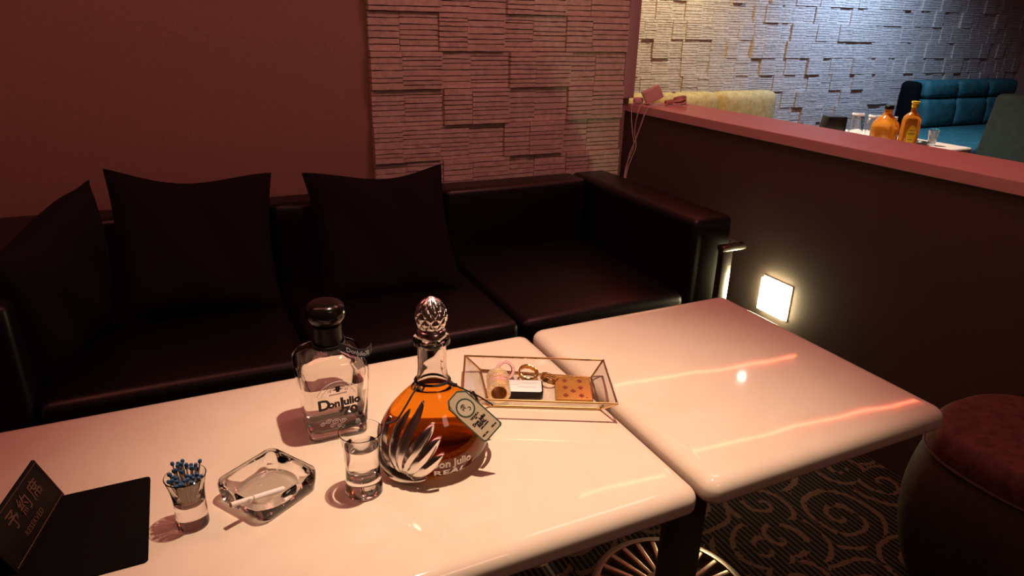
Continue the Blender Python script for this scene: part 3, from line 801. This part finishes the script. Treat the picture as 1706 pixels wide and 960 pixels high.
# ---- black mat + reserved sign
def black_mat():
    m = mat('ribbed_black_vinyl', (.005,.004,.0045), .7, spec=.06)
    x = nd(m, 'ShaderNodeSeparateXYZ'); lk(m, nd(m, 'ShaderNodeTexCoord').outputs['Object'], x.inputs[0])
    s = math_(m, 'SINE', math_(m, 'MULTIPLY', x.outputs[1], 2*math.pi/.0035)); bump(m, s, .6, .0008)
    bm = nb(); pts = rrect(.103, .098, .006, 4)
    loft(bm, [[(x_, y_, 0) for x_, y_ in pts], [(x_, y_, .003) for x_, y_ in pts]])
    o = link('table_mat', bm, m, None, loc=(-.222, .934, TZ)); tag(o, 'black ribbed table mat with rounded corners under the reserved sign', 'mat')
black_mat()
def sign2():
    t = thing('reserved_sign', 'dark bronze tent sign with reserved lettering standing on the black mat', 'sign', (-.279, .962, TZ+.0032), R(SIGN_ROT))
    Lh, dep, h, th = .080, .026, .066, .0025
    plate_m = noisy('dark_bronze', (.007,.005,.004), (.014,.010,.007), 30, .5, .1, .0005, spec=.15)
    for s in (-1, 1):
        bm = nb(); loft(bm, [[(x, s*dep, 0), (x, s*(dep+th), 0), (x, s*th*.5, h), (x, -s*th*.0, h-.002)] for x in (-Lh, Lh)]); link('panel', bm, plate_m, t, smooth=False)
    # front face frame: local face coordinates
    base = Vector((0, -(dep+th), 0)); upv = Vector((0, dep+th*.5, h)); Hh = upv.length; upv.normalize(); n = Vector((0, -upv.z, upv.y))
    def pf(v, off=.0006): return base+Vector((v[0], 0, 0))+upv*(v[1])+n*(off+(v[2] if len(v) > 2 else 0))
    bm = nb(); q = [(-Lh+.004, .004), (Lh-.004, .004), (Lh-.004, Hh-.004), (-Lh+.004, Hh-.004)]
    tube(bm, [pf((*p, 0)) for p in q], .0006, 4, closed=True); link('gold_border', bm, mat('dull_gold', (.16,.09,.05), .5, .3), t)
    bm = nb(); a = text_bm('予約席', .028, .0002, 1.35, bold=.0001); xf(a, lambda v: pf((v.x+.008, v.y+Hh*.62, v.z))); merge(bm, a)
    a = text_bm('RESERVED', .011, .0002, 1.1, bold=.0001); xf(a, lambda v: pf((v.x, v.y+Hh*.26, v.z))); merge(bm, a)
    link('lettering', bm, mat('bronze_print', (.13,.065,.038), .5), t)
SIGN_ROT = 77.5
sign2()

# ================================================================== ON THE HALF-WALL CAP
CZ = .988
pale = noisy('pink_plastic', (.72,.55,.52), (.76,.58,.55), 40, .4, .05)
t = thing('power_adapter', 'boxy pale power adapter tilted on the half wall cap at the corner', 'adapter', (2.02, 2.67, CZ), R(-30))
bm = nb(); box(bm, -.04, .045, -.032, .032, .0, .060, .006, 3); bmesh.ops.rotate(bm, verts=bm.verts, cent=(-.04, 0, 0), matrix=Matrix.Rotation(R(-28), 3, 'Y'))
mz = min(v.co.z for v in bm.verts); bmesh.ops.translate(bm, verts=bm.verts, vec=(0, 0, -mz)); link('body', bm, pale, t)
bm = nb(); 
for yy in (-.01, .01): box(bm, .072, .088, yy-.003, yy+.003, .055, .059)
link('prong', bm, M_silver, t)
t = thing('plug', 'rounded pale plug at the very end of the half wall cap', 'plug', (1.955, 2.715, CZ))
link('body', lathe(nb(), smooth_prof([(0, 0), (.018, .002), (.024, .012), (.020, .026), (0, .031)]), 24), pale, t)
t = thing('cable_coil', 'coiled pale cable lying on the cap beside the power adapter', 'cable', (2.105, 2.60, CZ))
bm = nb()
for j in range(4): tube(bm, [((.036-.003*j)*math.cos(2*math.pi*k/30), (.026-.002*j)*math.sin(2*math.pi*k/30), .006+.010*j+.008*math.sin(4*math.pi*k/60+j)) for k in range(30)], .0045, 7, closed=True)
link('loops', bm, pale, t)
bm = nb(); tube(bm, [(-.065, .02, .012), (-.03, .01, .016), (.03, -.005, .02)], .012, 8); link('tie', bm, mat('tan_tie', (.5,.3,.2), .6), t)
def cable(label, pts, r=.0022):
    o = link('cable', tube(nb(), smooth_prof(pts, 7), r, 7), pale); tag(o, label, 'cable', None)
cable('thin pale cable dropping from the plug down the half wall', [(1.948, 2.712, .994), (1.917, 2.705, .985), (1.914, 2.70, .93), (1.921, 2.69, .86), (1.928, 2.68, .80), (1.925, 2.70, .74), (1.925, 2.728, .68), (1.925, 2.738, .55)])
cable('pale cable looping below the power adapter along the half wall', [(1.99, 2.64, .998), (1.93, 2.65, .992), (1.914, 2.655, .94), (1.918, 2.67, .87), (1.922, 2.655, .80), (1.925, 2.69, .73), (1.929, 2.72, .66), (1.929, 2.735, .50)])
cable('thicker tan cable crossing diagonally under the half wall cap', [(2.03, 2.59, .998), (1.95, 2.57, .995), (1.911, 2.58, .98), (1.912, 2.62, .90), (1.920, 2.665, .82), (1.926, 2.71, .74), (1.931, 2.738, .60)], .003)

# ================================================================== FAR AREA
# yellow sofa
ym = noisy('yellow_brocade', (.46,.36,.13), (.66,.54,.24), 22, .8, .2, .002)
t = thing('sofa', 'pale yellow patterned sofa with rounded back against the far stone wall', 'sofa', (3.75, 4.35, 0))
soft_box('base', -.95, .95, -.35, .34, .10, .42, t, ym, .03)
for a, b in ((-1.0, -.34), (-.335, .32), (.325, .97)): soft_box('back_cushion', a, b, .14, .34, .40, .825, t, ym, .07, .02, 1)
for sx in (-.85, .85):
    for sy in (-.28, .28): link('leg', lathe(nb(), [(0, 0), (.02, 0), (.025, .11), (0, .11)], 12, (sx, sy, 0)), M_black, t)
# teal corner sofa
tm = noisy('teal_velvet', (.016,.10,.105), (.032,.17,.175), 16, .7, .3, .003)
t = thing('sofa', 'teal velvet high-backed bench sofa in the far right corner', 'sofa', (7.55, 4.3, 0))
soft_box('seat', -1.45, .9, -.75, .25, .12, .42, t, tm, .04, .01)
for k in range(3):
    a = -.80+k*.5
    soft_box('back_panel', a, a+.495, .22, .46, .42, .70, t, tm, .05, .02, 1); soft_box('headrest', a, a+.495, .24, .46, .702, .875, t, tm, .05, .02, 1)
bm = nb(); box(bm, -.93, -.81, .28, .47, .0, .865, .05, 3); link('side_panel', bm, mat('shaded_side', (.004,.005,.006), .9, spec=.05), t)  # near-black colour paints in the shadow on the sofa's left side
# near teal armchair
t = thing('armchair', 'dark teal high-backed armchair cut off by the right photo edge', 'chair', (4.75, 2.25, 0))
bm = nb(); box(bm, -.12, .06, -.42, .42, .40, .985, .03, 4)
for v in bm.verts: v.co.x += (v.co.z-.985)*.18
tg = noisy('dark_green_velvet', (.005,.022,.019), (.009,.036,.030), 22, .8, .3, .003)
link('backrest', bm, tg, t)
soft_box('seat', -.62, -.10, -.40, .40, .16, .43, t, tg, .04, .01)
for sx in (-.55, -.08):
    for sy in (-.34, .34): link('leg', lathe(nb(), [(0, 0), (.018, 0), (.024, .17), (0, .17)], 12, (sx, sy, 0)), M_black, t)
# far table
t = thing('table', 'white square table beyond the half wall crowded with bottles and glasses', 'table', (3.72, 2.78, 0))
link('tabletop', loft(nb(), [rr_ring(.36, .38, .02, -.04), rr_ring(.365, .385, .022, -.03), rr_ring(.365, .385, .022, -.006), rr_ring(.36, .38, .02, 0)]), mat('white_laminate', (.80,.76,.70), .25), t, loc=(0, 0, .72))
link('pedestal', lathe(nb(), [(0, .02), (.05, .02), (.05, .68), (0, .68)], 28), M_black, t)
link('base', lathe(nb(), [(0, 0), (.24, 0), (.24, .015), (.06, .03), (0, .03)], 40), M_black, t)
FT = .7205
def tumbler(label, x, y):
    t = thing('tumbler', label, 'glass', (x, y, FT), 0, 'upturned tumblers on the far table')
    link('glass', lathe(nb(), [(.042, .0006), (.0395, .07), (.036, .138), (.034, .142), (0, .142), (0, .128), (.033, .126), (.0365, .07), (.0385, .0006)], 36, close=True), M_glass, t)
    link('thick_base', lathe(nb(), [(.0362, .131), (.0368, .135), (.0362, .139), (.0345, .1425), (.026, .143), (.026, .1424), (.0335, .1415), (.0350, .131)], 32, close=True), mat('base_glass', (.75,.78,.80), .15), t)
for l, x, y in (('upturned clear tumbler nearest the black box', 3.735, 2.915), ('upturned clear tumbler in the middle of the three', 3.755, 2.815), ('upturned clear tumbler beside the brown jug bottle', 3.79, 2.735)): 
    tumbler(l, x, y)
t = thing('whisky_bottle', 'round-shouldered amber jug bottle with black cap on the far table', 'bottle', (3.645, 2.655, FT))
amb = glass('amber_glass', (.90, .42, .06), 1.3); amo = mat('amber_solid', (.75,.30,.03), .12, Transmission_Weight=.55)
link('body', lathe(nb(), smooth_prof([(0, 0), (.060, .001), (.070, .012), (.074, .06), (.074, .10), (.066, .125), (.045, .15), (.026, .168), (.021, .18), (.021, .20), (.024, .203)], 4)+[(0, .203)], 40), amo, t)
link('cap', lathe(nb(), [(0, .2), (.024, .2), (.025, .215), (.020, .222), (0, .222)], 28), M_black, t)
t = thing('whisky_bottle', 'amber bottle with yellow cap and yellow label on the far table', 'bottle', (3.675, 2.525, FT), R(-35))
bm = nb(); loft(bm, [rr_ring(h, h*.75, r, z, 6) for h, z, r in ((.040, 0, .012), (.044, .004, .014), (.044, .15, .016), (.040, .172, .018), (.028, .188, .018), (.0155, .198, .0115), (.0145, .215, .0108), (.0145, .225, .0108))]); link('body', bm, amo, t)
yel = mat('yellow_plastic', (.85,.62,.03), .35)
link('cap', lathe(nb(), [(0, .222), (.017, .222), (.017, .245), (.021, .247), (.021, .256), (0, .256)], 28), yel, t)
bm = nb(); loft(bm, [[(x*s, y, z) for (x, z) in [( .024*math.cos(2*math.pi*k/28), .075+.055*math.sin(2*math.pi*k/28)) for k in range(28)]] for y, s in ((-.0335, 1), (-.0345, 1))]); lab = link('label', bm, yel, t)
bm = nb()
for z, l in ((.100, .014), (.085, .018), (.078, .014), (.05, .012)): box(bm, -l, l, -.0352, -.0344, z, z+.003)
link('label_lines', bm, M_darkprint, t)
bm = nb(); box(bm, -.025, .025, -.0345, -.028, .186, .196, .002); 
bm.free()
t = thing('shot_glass', 'small shot glass holding blue picks on the far white table', 'glass', (3.925, 2.545, FT))
link('glass', lathe(nb(), [(0, 0), (.020, 0), (.021, .02), (.029, .085), (.0275, .085), (.0195, .022), (0, .018)], 32), mat('pale_glass', (.75,.78,.78), .1, Transmission_Weight=.8), t)
bm = nb()
for k in range(9):
    a = k*2.4; tube(bm, [(.006*math.cos(a), .006*math.sin(a), .022), (.018*math.cos(a), .018*math.sin(a), .088)], .0016, 5)
    bmesh.ops.create_uvsphere(bm, u_segments=8, v_segments=6, radius=.004, matrix=Matrix.Translation((.018*math.cos(a), .018*math.sin(a), .09)))
link('blue_picks', bm, mat('blue_pick', (.04,.30,.45), .5), t)
t = thing('ashtray', 'shallow round black ashtray on the far white table', 'ashtray', (3.86, 2.60, FT))
link('dish', lathe(nb(), [(0, 0), (.05, 0), (.062, .006), (.065, .018), (.060, .018), (.05, .006), (0, .005)], 40), M_black, t)
t = thing('menu_card', 'white folded menu with orange edges lying on the far table', 'menu', (3.93, 2.86, FT), R(-12))
bm = nb(); box(bm, -.10, .10, -.13, .13, 0, .003); link('sheet', bm, M_white, t)
bm = nb(); box(bm, -.10, .10, -.131, -.124, .003, .004); box(bm, -.10, .10, .124, .131, .003, .004); box(bm, -.10, .10, -.02, -.014, .003, .004); link('orange_edge', bm, mat('orange_print', (.75,.18,.04), .5), t)
t = thing('napkin_box', 'black slanted box at the left end of the far table', 'box', (3.66, 3.02, FT), R(-26))
bm = nb(); box(bm, -.075, .06, -.05, .05, 0, .115, .006)
for v in bm.verts: v.co.x += .02*(v.co.z/.115) if v.co.x < 0 else 0
link('case', bm, M_black, t)
bm = nb(); box(bm, .058, .0612, -.03, -.02, .085, .095); box(bm, .058, .0612, -.03, -.02, .065, .075); link('white_dots', bm, M_white, t)

# light refracted through the two drinking glasses onto the table
for o in bpy.data.objects:
    if o.parent and o.parent.name.startswith('shot_glass') and o.data.materials[0] in (M_glass, M_water): o.cycles.is_caustics_caster = True
    if o.name.startswith('tabletop'): o.cycles.is_caustics_receiver = True
bpy.data.lights['table_downlight'].cycles.is_caustics_light = True
